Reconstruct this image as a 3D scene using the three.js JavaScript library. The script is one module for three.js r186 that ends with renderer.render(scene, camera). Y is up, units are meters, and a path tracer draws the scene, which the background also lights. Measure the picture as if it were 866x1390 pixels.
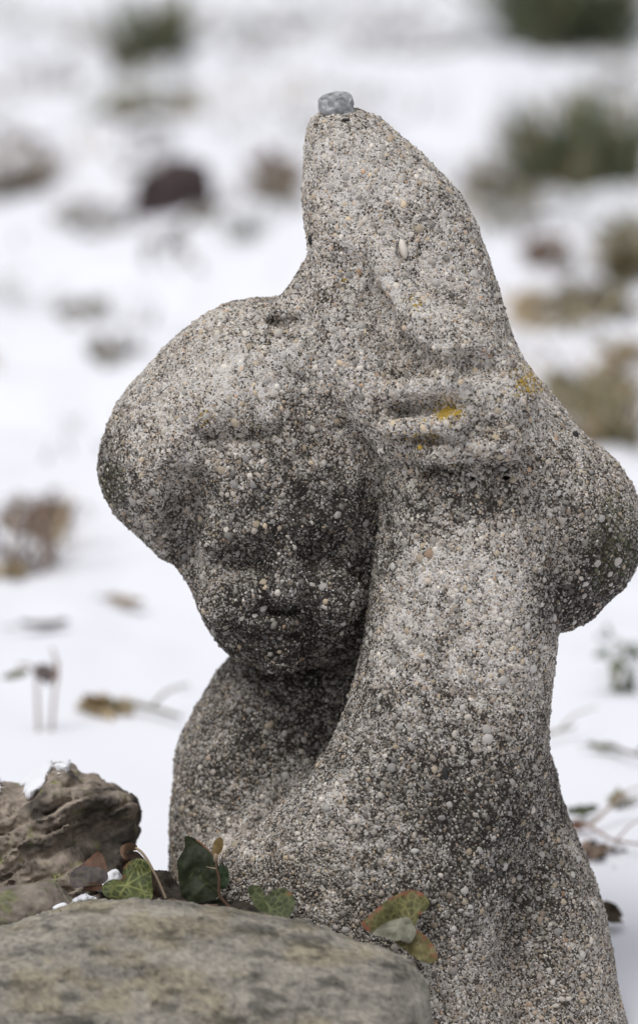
import * as THREE from 'three';
import { mergeGeometries, mergeVertices } from 'three/addons/utils/BufferGeometryUtils.js';
import { TessellateModifier } from 'three/addons/modifiers/TessellateModifier.js';

// ------------------------------------------------------------------ camera, sky, sun, exposure
const UNIT = 0.0003;                       // metres per sculpting unit
const PITCH = THREE.MathUtils.degToRad(14), REACH = 2.0;
const FOCUS = new THREE.Vector3(0, 0.207, 0);
const BACK = new THREE.Vector3(0, Math.sin(PITCH), Math.cos(PITCH));
const UPV = new THREE.Vector3(0, Math.cos(PITCH), -Math.sin(PITCH));

const scene = new THREE.Scene();
const camera = new THREE.PerspectiveCamera(2 * Math.atan(695 * UNIT / REACH) * 180 / Math.PI, 637 / 1024, 0.05, 400);
camera.position.copy(FOCUS).addScaledVector(BACK, REACH);
camera.lookAt(FOCUS);
camera.focus = REACH - 0.022;
camera.userData.fStop = 6.2;
camera.updateMatrixWorld(true);

const renderer = new THREE.WebGLRenderer({ antialias: true });
renderer.setSize(637, 1024);
renderer.toneMapping = THREE.LinearToneMapping;
renderer.toneMappingExposure = 1.3;
renderer.shadowMap.enabled = true;
renderer.shadowMap.type = THREE.PCFSoftShadowMap;

{ // an overcast sky: three times brighter overhead than at the horizon, faintly blue
  const w = 64, h = 32, d = new Float32Array(w * h * 4);
  for (let j = 0; j < h; j++) for (let i = 0; i < w; i++) {
    const up = Math.sin(((j + 0.5) / h - 0.5) * Math.PI), l = up > 0 ? (0.5 + 2.5 * up) / 3 : 0.17;
    d.set([0.58 * l, 0.585 * l, 0.615 * l, 1], (j * w + i) * 4);
  }
  const sky = new THREE.DataTexture(d, w, h, THREE.RGBAFormat, THREE.FloatType);
  sky.mapping = THREE.EquirectangularReflectionMapping; sky.magFilter = THREE.LinearFilter; sky.needsUpdate = true;
  scene.background = sky; scene.environment = sky;
}
const sun = new THREE.DirectionalLight(new THREE.Color(1, 0.985, 0.965), 1.5);
sun.position.set(-1.5, 4.2, 1.3); sun.target.position.set(0, 0.2, 0);
sun.castShadow = true; sun.shadow.radius = 55; sun.shadow.mapSize.set(2048, 2048);
Object.assign(sun.shadow.camera, { left: -1.5, right: 1.5, top: 1.5, bottom: -1.5, near: 0.5, far: 12 });
scene.add(sun, sun.target);

// ------------------------------------------------------------------ helpers
let seed = 12345;
const rnd = () => { seed = (seed + 0x6D2B79F5) | 0; let t = Math.imul(seed ^ (seed >>> 15), 1 | seed); t = (t + Math.imul(t ^ (t >>> 7), 61 | t)) ^ t; return ((t ^ (t >>> 14)) >>> 0) / 4294967296; };
const rr = (a, b) => a + (b - a) * rnd();
const clamp = (x, a = 0, b = 1) => x < a ? a : x > b ? b : x;
const smooth = (a, b, x) => { const t = clamp((x - a) / (b - a)); return t * t * (3 - 2 * t); };
const mixn = (a, b, t) => a + (b - a) * t;
const hash = (x, y, z) => { let h = Math.imul(x, 374761393) ^ Math.imul(y, 668265263) ^ Math.imul(z, 2147483647 - 1640531527); h = Math.imul(h ^ (h >>> 13), 1274126177); return ((h ^ (h >>> 16)) >>> 0) / 4294967296; };
function noise(x, y, z) {
  const xi = Math.floor(x), yi = Math.floor(y), zi = Math.floor(z);
  let u = x - xi, v = y - yi, w = z - zi; u = u * u * (3 - 2 * u); v = v * v * (3 - 2 * v); w = w * w * (3 - 2 * w);
  const l = (a, b, t) => a + (b - a) * t;
  return l(l(l(hash(xi, yi, zi), hash(xi + 1, yi, zi), u), l(hash(xi, yi + 1, zi), hash(xi + 1, yi + 1, zi), u), v),
    l(l(hash(xi, yi, zi + 1), hash(xi + 1, yi, zi + 1), u), l(hash(xi, yi + 1, zi + 1), hash(xi + 1, yi + 1, zi + 1), u), v), w) * 2 - 1;
}
const fbm = (x, y, z, o = 4) => { let s = 0, a = 0.5; for (let i = 0; i < o; i++) { s += a * noise(x, y, z); x = x * 2.03 + 17.1; y = y * 2.03 + 5.3; z = z * 2.03 + 9.7; a *= 0.5; } return s; };

const used = {};
function numbered(name) { const n = used[name] = (used[name] ?? -1) + 1; return n ? `${name}_${String(n).padStart(3, '0')}` : name; }
function shade(o) { o.traverse(c => { if (c.isMesh) { c.castShadow = true; c.receiveShadow = true; } }); return o; }
function thing(name, label, category, at, group) {
  const o = new THREE.Group(); o.name = numbered(name); o.position.copy(at); o.userData = { label, category };
  if (group) o.userData.group = group;
  scene.add(o); return o;
}
function part(name, geometry, material, parent) {
  const m = new THREE.Mesh(geometry, material); m.name = name; m.castShadow = m.receiveShadow = true; parent.add(m); return m;
}
const mat = (o) => new THREE.MeshStandardMaterial({ roughness: 0.92, ...o });

// the sculptor's frame: x right, y down from the top-left of the view, z towards the viewer, in UNITs; the origin of z is the plane of focus
const K = REACH / UNIT;
function place(x, y, z = 0) {               // a point seen at (x, y), at depth z, in world metres
  const s = (K - z) / K * UNIT;
  return new THREE.Vector3((x - 433) * s, 0, 0).addScaledVector(UPV, -(y - 695) * s).addScaledVector(BACK, z * UNIT).add(FOCUS);
}
function toWorld(X, Y, Z, out = new THREE.Vector3()) { return out.set((X - 433) * UNIT, 0, 0).addScaledVector(UPV, -(Y - 695) * UNIT).addScaledVector(BACK, Z * UNIT).add(FOCUS); }

// smooth closed outline through points -> signed distance on a 2-unit grid
function spline(pts, per = 6) {
  const out = [], n = pts.length;
  for (let i = 0; i < n; i++) {
    const p0 = pts[(i + n - 1) % n], p1 = pts[i], p2 = pts[(i + 1) % n], p3 = pts[(i + 2) % n];
    for (let k = 0; k < per; k++) {
      const t = k / per, t2 = t * t, t3 = t2 * t;
      out.push([0, 1].map(c => 0.5 * (2 * p1[c] + (p2[c] - p0[c]) * t + (2 * p0[c] - 5 * p1[c] + 4 * p2[c] - p3[c]) * t2 + (3 * p1[c] - p0[c] - 3 * p2[c] + p3[c]) * t3)));
    }
  }
  return out;
}
function outlineField(pts, at = 0, margin = 150, step = 4) {
  const g = (K - at) / K;                   // an outline that stands at depth `at` has this size there
  const P = spline(pts).map(([x, y]) => [433 + (x - 433) * g, 695 + (y - 695) * g]);
  const xs = P.map(p => p[0]), ys = P.map(p => p[1]);
  const x0 = Math.min(...xs) - margin, y0 = Math.min(...ys) - margin, nx = Math.ceil((Math.max(...xs) + margin - x0) / step) + 2, ny = Math.ceil((Math.max(...ys) + margin - y0) / step) + 2;
  const f = new Float32Array(nx * ny), n = P.length;
  for (let j = 0; j < ny; j++) for (let i = 0; i < nx; i++) {
    const x = x0 + i * step, y = y0 + j * step; let d = 1e9, s = 1;
    for (let a = 0, b = n - 1; a < n; b = a++) {
      const [ax, ay] = P[a], [bx, by] = P[b], ex = bx - ax, ey = by - ay, wx = x - ax, wy = y - ay;
      const t = clamp((wx * ex + wy * ey) / (ex * ex + ey * ey)), qx = wx - ex * t, qy = wy - ey * t;
      d = Math.min(d, qx * qx + qy * qy);
      const c1 = y >= ay, c2 = y < by, c3 = ex * wy > ey * wx;
      if ((c1 && c2 && c3) || (!c1 && !c2 && !c3)) s = -s;
    }
    f[j * nx + i] = s * Math.sqrt(d);
  }
  return (x, y) => {
    let u = (x - x0) / step, v = (y - y0) / step, far = 0;
    if (u < 0) { far += -u; u = 0; } if (v < 0) { far += -v; v = 0; } if (u > nx - 1.01) { far += u - nx + 1.01; u = nx - 1.01; } if (v > ny - 1.01) { far += v - ny + 1.01; v = ny - 1.01; }
    const i = u | 0, j = v | 0, a = u - i, b = v - j, k = j * nx + i;
    return (f[k] * (1 - a) + f[k + 1] * a) * (1 - b) + (f[k + nx] * (1 - a) + f[k + nx + 1] * a) * b + far * step * 0.7;
  };
}
// a rounded body over an outline: R rounds the rim, T is half the thickness, zc the middle depth
function body(pts, at, R, T, zc, margin) {
  const f = outlineField(pts, at, margin), z0 = typeof zc === 'function' ? zc : () => zc;
  return (x, y, z) => Math.hypot(Math.max(R + f(x, y), 0), (z - z0(x, y)) * R / T) - R;
}
const smin = (a, b, k) => { const h = Math.max(k - Math.abs(a - b), 0) / k; return Math.min(a, b) - h * h * k * 0.25; };
const smax = (a, b, k) => -smin(-a, -b, k);
function cone(a, b, ra, rb) {              // tapered capsule
  const d = [b[0] - a[0], b[1] - a[1], b[2] - a[2]], l2 = d[0] ** 2 + d[1] ** 2 + d[2] ** 2;
  return (x, y, z) => { const t = clamp(((x - a[0]) * d[0] + (y - a[1]) * d[1] + (z - a[2]) * d[2]) / l2); return Math.hypot(x - a[0] - d[0] * t, y - a[1] - d[1] * t, z - a[2] - d[2] * t) - ra - (rb - ra) * t; };
}
function ball(c, r, s = [1, 1, 1]) { const m = Math.min(...s); return (x, y, z) => (Math.hypot((x - c[0]) / s[0], (y - c[1]) / s[1], (z - c[2]) / s[2]) - r) * m; }

// meshes the zero level of a field (surface nets over the blocks near it)
function surface(f, lo, hi, cell, slack = 1.4) {
  const n = lo.map((l, i) => Math.ceil((hi[i] - l) / cell / 8) * 8 + 1), [nx, ny, nz] = n, V = new Float32Array(nx * ny * nz).fill(1e3), B = 8;
  const blocks = [], reach = B * cell * 0.87 * slack + cell;
  for (let bz = 0; bz < nz - 1; bz += B) for (let by = 0; by < ny - 1; by += B) for (let bx = 0; bx < nx - 1; bx += B)
    if (Math.abs(f(lo[0] + (bx + B / 2) * cell, lo[1] + (by + B / 2) * cell, lo[2] + (bz + B / 2) * cell)) < reach) blocks.push([bx, by, bz]);
  for (const [bx, by, bz] of blocks) for (let k = bz; k <= bz + B; k++) for (let j = by; j <= by + B; j++) for (let i = bx; i <= bx + B; i++) {
    const q = (k * ny + j) * nx + i; if (V[q] === 1e3) V[q] = f(lo[0] + i * cell, lo[1] + j * cell, lo[2] + k * cell);
  }
  const at = new Map(), pos = [], idx = [], C = [0, 1, nx, nx + 1, nx * ny, nx * ny + 1, nx * ny + nx, nx * ny + nx + 1];
  const E = [[0, 1], [2, 3], [4, 5], [6, 7], [0, 2], [1, 3], [4, 6], [5, 7], [0, 4], [1, 5], [2, 6], [3, 7]];
  for (const [bx, by, bz] of blocks) for (let k = bz; k < bz + B; k++) for (let j = by; j < by + B; j++) for (let i = bx; i < bx + B; i++) {
    const q = (k * ny + j) * nx + i; let neg = 0; for (let c = 0; c < 8; c++) if (V[q + C[c]] < 0) neg++;
    if (neg === 0 || neg === 8) continue;
    let x = 0, y = 0, z = 0, m = 0;
    for (const [a, b] of E) { const va = V[q + C[a]], vb = V[q + C[b]]; if ((va < 0) === (vb < 0)) continue; const t = va / (va - vb); x += mixn(a & 1, b & 1, t); y += mixn((a >> 1) & 1, (b >> 1) & 1, t); z += mixn(a >> 2, b >> 2, t); m++; }
    at.set(q, pos.length / 3); pos.push(lo[0] + (i + x / m) * cell, lo[1] + (j + y / m) * cell, lo[2] + (k + z / m) * cell);
  }
  for (const q of at.keys()) {
    const v0 = V[q];
    for (const [s, u, w] of [[1, nx, nx * ny], [nx, nx * ny, 1], [nx * ny, 1, nx]]) {
      const v1 = V[q + s]; if (v1 === undefined || (v0 < 0) === (v1 < 0)) continue;
      const a = at.get(q), b = at.get(q - u), c = at.get(q - u - w), d = at.get(q - w);
      if (a === undefined || b === undefined || c === undefined || d === undefined) continue;
      v0 < 0 ? idx.push(a, c, b, a, d, c) : idx.push(a, b, c, a, c, d);
    }
  }
  return { pos: new Float32Array(pos), idx: new Uint32Array(idx) };
}
// sculpted surface -> geometry in metres round `base`; paint(x, y, z, normal) gives a linear colour
function sculpted(s, base, paint) {
  const g = new THREE.BufferGeometry(), w = new Float32Array(s.pos.length), v = new THREE.Vector3();
  for (let i = 0; i < w.length; i += 3) { toWorld(s.pos[i], s.pos[i + 1], s.pos[i + 2], v).sub(base); w[i] = v.x; w[i + 1] = v.y; w[i + 2] = v.z; }
  g.setAttribute('position', new THREE.BufferAttribute(w, 3));
  const id = new Uint32Array(s.idx.length); for (let i = 0; i < id.length; i += 3) { id[i] = s.idx[i]; id[i + 1] = s.idx[i + 1]; id[i + 2] = s.idx[i + 2]; }
  g.setIndex(new THREE.BufferAttribute(id, 1)); g.computeVertexNormals();
  if (paint) {
    const c = new Float32Array(w.length);
    for (let i = 0; i < w.length; i += 3) c.set(paint(s.pos[i], s.pos[i + 1], s.pos[i + 2]), i);
    g.setAttribute('color', new THREE.BufferAttribute(c, 3));
  }
  return g;
}

// ------------------------------------------------------------------ ground: one sheet of snow to the horizon
const mounds = [];                          // [x, z, rx, rz, height]
function snowHeight(x, z) {
  const far = smooth(0.15, 1.2, Math.hypot(x, z + 0.05));
  let y = far * (0.05 * fbm(x * 2.2 + 3, 0.4, z * 2.2, 3) + 0.042 * fbm(x * 7, 2.2, z * 7, 3) + 0.012 * Math.abs(noise(x * 22, 7.2, z * 22))) + 0.004 * fbm(x * 30, 5.2, z * 30, 2) * (0.3 + far) - 0.004;
  for (const [mx, mz, rx, rz, h] of mounds) { const q = ((x - mx) / rx) ** 2 + ((z - mz) / rz) ** 2; if (q < 9) y += h * Math.exp(-q); }
  return y;
}
function onGround(px, py) {                 // where the line of sight through (px, py) meets the snow
  const eye = camera.position, d = place(px, py).sub(eye).normalize(); let t = -eye.y / d.y;
  for (let k = 0; k < 8; k++) { const p = eye.clone().addScaledVector(d, t); t += (p.y - snowHeight(p.x, p.z)) / -d.y * 0.8; }
  const p = eye.clone().addScaledVector(d, t); p.y = snowHeight(p.x, p.z); p.u = t * UNIT / REACH; return p;   // p.u: metres per photo pixel there
}
{
  const p = onGround(255, 300); mounds.push([p.x + 0.05, p.z + 0.10, 0.10, 0.10, 0.035]);
}
{
  const axis = (n, span, near, pow) => Array.from({ length: n + 1 }, (_, i) => { const t = i / n * 2 - 1; return Math.sign(t) * (near * Math.abs(t) + (span - near) * Math.abs(t) ** pow); });
  const X = axis(420, 60, 1.2, 7), Z = axis(520, 60, 3.6, 7).map(z => z - 1.4), nx = X.length, nz = Z.length;
  const pos = new Float32Array(nx * nz * 3), idx = [];
  for (let j = 0; j < nz; j++) for (let i = 0; i < nx; i++) pos.set([X[i], snowHeight(X[i], Z[j]), Z[j]], (j * nx + i) * 3);
  for (let j = 0; j < nz - 1; j++) for (let i = 0; i < nx - 1; i++) { const a = j * nx + i; idx.push(a, a + nx, a + 1, a + 1, a + nx, a + nx + 1); }
  const g = new THREE.BufferGeometry(); g.setAttribute('position', new THREE.BufferAttribute(pos, 3)); g.setIndex(idx); g.computeVertexNormals();
  const m = part('snowy_ground', g, mat({ color: new THREE.Color(0.83, 0.84, 0.89), roughness: 0.85 }), scene); m.userData.kind = 'structure';
}

// ------------------------------------------------------------------ the statue
const F = {};
F.skull = body([[370, 404], [300, 417], [240, 457], [200, 497], [160, 547], [138, 600], [134, 645], [150, 690], [190, 731], [226, 757], [262, 740], [290, 690], [320, 655], [360, 630], [420, 622], [500, 626], [560, 600], [570, 500], [480, 405]], -60, 125, 140, (x, y) => -66 - 0.06 * (y - 560) + 0.05 * (x - 330));
F.face = body([[262, 600], [252, 700], [248, 770], [262, 810], [280, 850], [302, 882], [335, 905], [380, 914], [440, 906], [486, 890], [520, 860], [548, 780], [556, 700], [556, 600], [400, 540]], -40, 118, 122, (x, y) => -42 - 0.27 * (y - 700));
F.column = body([[525, 600], [516, 660], [513, 720], [503, 800], [495, 860], [479, 930], [453, 1000], [409, 1062], [352, 1122], [300, 1158], [262, 1210], [262, 1330], [300, 1480], [560, 1500], [690, 1440], [680, 1300], [700, 1200], [728, 1110], [742, 1045], [745, 980], [750, 920], [757, 860], [763, 760], [762, 690], [740, 600], [620, 560]], 20, 88, 128, (x, y) => 8 + 0.04 * (y - 900) - 0.45 * Math.max(0, 480 - x) * smooth(1080, 1200, y));
F.rump = body([[742, 1020], [762, 1085], [782, 1135], [806, 1190], [825, 1260], [836, 1330], [842, 1480], [600, 1500], [560, 1300], [620, 1150], [690, 1020]], -70, 90, 130, -70);
F.elbow = body([[660, 545], [735, 528], [790, 590], [840, 650], [864, 700], [869, 755], [850, 795], [828, 815], [800, 842], [766, 858], [730, 850], [690, 760], [650, 660]], -30, 80, 95, (x, y) => -30 - 0.2 * (x - 760));
F.horn = body([[418, 172], [436, 152], [490, 148], [540, 180], [600, 236], [640, 290], [666, 360], [686, 430], [706, 482], [737, 532], [745, 600], [700, 650], [560, 645], [510, 560], [450, 480], [385, 440], [372, 420], [398, 398], [413, 372], [421, 340], [413, 300], [412, 225]], 0, 75, 92, (x, y) => -5 + 0.06 * (y - 350));
F.chest = body([[345, 885], [300, 905], [268, 958], [242, 1010], [233, 1080], [230, 1150], [230, 1300], [250, 1480], [520, 1480], [620, 1200], [600, 950], [500, 870]], -190, 120, 130, (x, y) => -225 + 0.10 * (y - 1000));
F.crown = cone([330, 510, -20], [440, 510, 0], 86, 80);
F.forearm = cone([600, 552, 88], [775, 695, -10], 66, 84);
F.palm = ball([632, 540, 102], 1, [88, 70, 58]);
F.ridge = cone([502, 336, 88], [570, 442, 114], 14, 26); F.ridge2 = cone([570, 442, 114], [632, 486, 124], 26, 42);
F.flank = cone([446, 330, 58], [500, 520, 68], 26, 40);
F.fingers = [cone([536, 536, 130], [612, 519, 164], 15, 21), cone([524, 583, 121], [612, 575, 165], 13, 18), cone([572, 617, 136], [680, 603, 146], 15, 24)];
 F.wings = cone([366, 800, 46], [416, 798, 46], 14, 14);
F.cheeks = [ball([312, 815, 20], 42), ball([458, 806, 22], 44)];
F.lips = [cone([348, 848, 38], [402, 846, 40], 12, 12), cone([354, 873, 24], [396, 872, 26], 12, 12)];
F.chin = ball([378, 888, 0], 28);
F.brows = [cone([285, 736, 36], [352, 722, 62], 12, 11), cone([412, 716, 66], [486, 700, 40], 11, 12)];
F.rim = cone([384, 420, 24], [420, 376, 44], 11, 13);
F.creases = [cone([506, 645, 58], [498, 760, 36], 15, 23), cone([498, 760, 36], [480, 896, -4], 23, 20)];
F.strand = cone([470, 470, 60], [545, 600, 70], 52, 36);

// carved hollows and raised forms, set by how deep they go below, or stand above, the blocked-out surface
const headBlock = (x, y, z) => smin(smin(F.skull(x, y, z), F.crown(x, y, z), 30), F.face(x, y, z + 14 + 0.22 * Math.max(0, x - 400)), 46);
const handBlock = (x, y, z) => smin(smin(smin(F.horn(x, y, z), F.flank(x, y, z), 34), smin(F.forearm(x, y, z), F.palm(x, y, z), 30), 26), headBlock(x, y, z), 9);
const frontOf = (f, x, y) => { let z = 260; while (z > -200 && f(x, y, z) > 0.5) z -= 1; return z; };
const cut = (f, a, b, ra, rb, da, db) => cone([...a, frontOf(f, ...a) + ra - da], [...b, frontOf(f, ...b) + rb - db], ra, rb);
F.fringe = ball([332, 544, frontOf(headBlock, 332, 544) - 12], 1, [62, 38, 28]);
F.brow = cut(headBlock, [284, 593], [376, 586], 11, 11, 9, 9);
F.parting = cut(headBlock, [408, 500], [426, 616], 14, 14, 9, 9);
F.under = [cone([372, 440, 40], [432, 414, 92], 11, 11), cone([540, 640, 106], [680, 650, 104], 11, 11)];
F.hairdip = cut(headBlock, [254, 655], [243, 752], 20, 28, 16, 25);
F.sockets = [ball([336, 756, frontOf(headBlock, 336, 756) + 10], 1, [30, 24, 38]), ball([450, 742, frontOf(headBlock, 450, 742) + 12], 1, [54, 28, 38])];
F.nose = cone([389, 740, frontOf(headBlock, 389, 740) - 9], [391, 794, frontOf(headBlock, 391, 794) + 14], 13, 21);
F.mouth = cut(headBlock, [350, 858], [404, 857], 9, 9, 4, 4);
F.groove = cut(handBlock, [472, 360], [560, 500], 22, 30, 14, 24); F.gully = cut(handBlock, [508, 408], [564, 504], 17, 22, 19, 32);
F.hollows = [cut(handBlock, [560, 500], [590, 502], 24, 18, 20, 10), cut(handBlock, [630, 500], [655, 502], 24, 20, 16, 12), cut(handBlock, [530, 560], [604, 551], 12, 12, 6, 5), cut(handBlock, [532, 602], [584, 599], 11, 9, 6, 1)];

const box = (x0, y0, x1, y1) => (x, y) => Math.hypot(Math.max(x0 - x, 0, x - x1), Math.max(y0 - y, 0, y - y1));
const headBox = box(130, 400, 575, 915), armBox = box(370, 140, 870, 860), lowBox = box(228, 560, 845, 1500);
function statueField(x, y, z) {
  const dh = headBox(x, y), da = armBox(x, y), dl = lowBox(x, y);
  let all = 1e3;
  if (dh < 60) {
    let h = smin(F.skull(x, y, z), F.crown(x, y, z), 30);
    h = smin(h, F.fringe(x, y, z), 26);
    if (y > 520) {
      let f = F.face(x, y, z + 14 + 0.22 * Math.max(0, x - 400));
      if (y > 640) {
        for (const s of F.brows) f = smin(f, s(x, y, z), 24);
        for (const s of F.cheeks) f = smin(f, s(x, y, z), 30);
        f = smin(f, F.chin(x, y, z), 24);
        for (const s of F.sockets) f = smax(f, -s(x, y, z), 22);
        f = smin(f, F.nose(x, y, z), 16); f = smin(f, F.wings(x, y, z), 16);
        for (const s of F.lips) f = smin(f, s(x, y, z), 12);
        f = smax(f, -F.mouth(x, y, z), 10);
      }
      h = smin(h, f, 46);
      h = smax(h, -F.hairdip(x, y, z), 26); h = smax(h, -F.brow(x, y, z), 12);
    }
    if (y > 600) for (const s of F.creases) h = smax(h, -s(x, y, z), 12);
    h = smax(h, -F.parting(x, y, z), 16);
    all = smax(h, -F.under[0](x, y, z), 12);
  } else all = dh;
  if (da < 60) {
    let horn = F.horn(x, y, z);
    if (y < 720) {
      horn = smin(horn, F.flank(x, y, z), 34); horn = smin(horn, F.rim(x, y, z), 24); horn = smax(horn, -F.groove(x, y, z), 20);
      horn = smin(horn, F.ridge(x, y, z), 14); horn = smin(horn, F.ridge2(x, y, z), 24); horn = smax(horn, -F.gully(x, y, z), 14);
    }
    let arm = smin(F.forearm(x, y, z), F.elbow(x, y, z), 40);
    if (y < 720) { arm = smin(arm, F.palm(x, y, z), 30); for (const s of F.fingers) arm = smin(arm, s(x, y, z), 10); }
    horn = smin(horn, arm, 26);
    if (y < 720) for (const s of F.hollows) horn = smax(horn, -s(x, y, z), 14);
    all = smin(all, smin(F.strand(x, y, z), horn, 24), 9);
  } else all = Math.min(all, da);
  if (dl < 60) {
    let c = smin(F.column(x, y, z), F.rump(x, y, z), 18);
    all = smin(all, c, 5); if (y < 720) all = smax(all, -F.under[1](x, y, z), 14);
    all = smin(all, F.chest(x, y, z), mixn(6, 60, smooth(1040, 1170, y)));
  } else all = Math.min(all, dl);
  all = Math.max(all, y - 1440);
  return all + (all < 24 && all > -24 ? 2.6 * fbm(x / 26, y / 26, z / 26, 3) + 1.6 * noise(x / 7, y / 7, z / 7) : 0);
}

// surface tones by place: lime and lichen flecks with painted light, algae with painted shade, moss, ochre lichen
const blots = (list) => {
  const W = 240, Hh = 380, t = new Float32Array(W * Hh);
  for (const [bx, by, rx, ry, a] of list) for (let j = 0; j < Hh; j++) for (let i = 0; i < W; i++) { const q = ((i * 4 - 20 - bx) / rx) ** 2 + ((j * 4 - by) / ry) ** 2; if (q < 6) t[j * W + i] += a * Math.exp(-q); }
  return (x, y) => t[clamp(Math.round(y / 4), 0, Hh - 1) * W + clamp(Math.round((x + 20) / 4), 0, W - 1)];
};
const pale = blots([[640, 770, 90, 70, 0.42], [590, 850, 90, 90, 0.4], [540, 760, 22, 110, 0.25], [520, 990, 70, 60, 0.45], [410, 1085, 80, 40, 0.45], [330, 1150, 60, 30, 0.3], [335, 520, 60, 36, 0.6], [391, 797, 21, 23, 1.5], [300, 810, 45, 60, 0.2], [580, 528, 60, 14, 0.5], [570, 578, 50, 12, 0.4], [640, 606, 50, 12, 0.4], [530, 380, 24, 50, 0.45], [600, 440, 70, 60, 0.3], [470, 220, 70, 60, 0.45], [600, 350, 60, 80, 0.25], [690, 520, 60, 50, 0.3], [440, 480, 60, 50, 0.25], [580, 1180, 120, 60, 0.2], [640, 930, 120, 100, 0.15], [300, 470, 150, 80, 0.45], [560, 280, 110, 120, 0.5], [460, 230, 60, 80, 0.25], [600, 430, 90, 70, 0.25], [480, 330, 50, 60, 0.2], [200, 560, 60, 60, 0.3], [450, 480, 70, 60, 0.25], [770, 600, 60, 50, 0.35], [640, 570, 100, 50, 0.2]]);  // lime and lichen flecks, also light painted on tops, ridges and fingers
const black = blots([[405, 855, 115, 85, 0.95], [450, 745, 95, 80, 0.85], [390, 670, 110, 65, 0.5], [640, 668, 130, 24, 0.25], [310, 860, 60, 50, 0.3], [300, 700, 60, 70, 0.3], [830, 770, 60, 65, 1.1], [785, 818, 70, 50, 1.0], [148, 660, 36, 60, 0.9], [232, 715, 40, 50, 0.5], [670, 1080, 140, 140, 0.45], [570, 1080, 150, 120, 0.38], [450, 1220, 150, 60, 0.3], [380, 990, 110, 100, 0.6], [280, 1060, 70, 100, 0.25], [600, 250, 40, 60, 0.2], [690, 1220, 120, 70, 0.4], [620, 690, 130, 26, 0.45], [550, 480, 30, 30, 0.25], [470, 400, 30, 50, 0.2]]);  // algae, plus shade painted below forearm and chin, in grooves and socket
const moss = blots([[830, 745, 40, 60, 0.7], [150, 660, 20, 40, 0.6], [250, 1120, 40, 60, 0.15]]);
const ochre = blots([[603, 563, 17, 13, 1.2], [714, 521, 18, 16, 0.95], [572, 598, 24, 8, 0.25], [280, 565, 10, 14, 0.35], [466, 378, 8, 8, 0.3], [560, 420, 12, 10, 0.25]]);
const PAL = [[0.40, 0.375, 0.34], [0.33, 0.31, 0.285], [0.46, 0.44, 0.41], [0.42, 0.35, 0.26], [0.25, 0.235, 0.22], [0.36, 0.32, 0.28], [0.52, 0.49, 0.45], [0.19, 0.18, 0.17], [0.37, 0.30, 0.24], [0.36, 0.25, 0.17]];
const PICK = [0, 0, 0, 2, 6, 1, 1, 1, 1, 2, 2, 3, 3, 4, 4, 4, 5, 5, 6, 7, 7, 8];
function grainColor(x, y, z, kind, r) {     // kind 0: matrix and fine sand, 1: pebbles
  const n1 = fbm(x / 75, y / 75, z / 75, 2), n3 = fbm(x / 17 + 8, y / 17, z / 17, 3), n2 = noise(x / 7 + 40, y / 7, z / 7);
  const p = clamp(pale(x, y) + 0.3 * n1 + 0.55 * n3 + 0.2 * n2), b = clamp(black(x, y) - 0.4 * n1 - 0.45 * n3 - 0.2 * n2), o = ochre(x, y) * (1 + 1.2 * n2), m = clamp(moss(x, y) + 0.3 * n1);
  let c;
  if (kind === 0) {
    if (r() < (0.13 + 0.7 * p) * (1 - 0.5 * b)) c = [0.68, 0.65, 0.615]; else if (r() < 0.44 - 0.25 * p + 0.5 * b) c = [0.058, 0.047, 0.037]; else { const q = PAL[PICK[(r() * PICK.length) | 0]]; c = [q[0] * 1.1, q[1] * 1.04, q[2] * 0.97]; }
  } else {
    c = r() < 0.012 ? PAL[9] : PAL[PICK[(r() * PICK.length) | 0]]; const v = 0.74 + 0.66 * r() + 0.55 * p; c = [c[0] * v, c[1] * v * 0.97, c[2] * v * 0.925];
  }
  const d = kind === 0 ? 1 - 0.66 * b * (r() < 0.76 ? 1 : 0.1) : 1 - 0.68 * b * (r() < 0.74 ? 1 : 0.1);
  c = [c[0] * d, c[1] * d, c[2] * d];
  if (m > 0.25 && r() < m * 0.7) c = [mixn(c[0], 0.07, 0.7), mixn(c[1], 0.075, 0.7), mixn(c[2], 0.03, 0.7)];
  if (r() < o * (kind === 0 ? 0.85 : 0.6)) { const v = 0.7 + 0.6 * r(); c = [0.40 * v, 0.27 * v, 0.045 * v]; }
  return c;
}

const statueBase = new THREE.Vector3(0.03, 0, -0.02);
const statue = thing('garden_statue', 'weathered pebbled concrete garden statue of a child with tilted head and raised arm', 'statue', statueBase);
const net = surface(statueField, [100, 120, -340], [900, 1452, 240], 3);
const stoneMat = mat({ vertexColors: true, roughness: 0.95 });
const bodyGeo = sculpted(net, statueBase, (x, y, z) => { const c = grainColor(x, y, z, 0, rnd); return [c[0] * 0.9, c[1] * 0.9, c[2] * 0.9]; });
part('stone_body', bodyGeo, stoneMat, statue);

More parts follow.
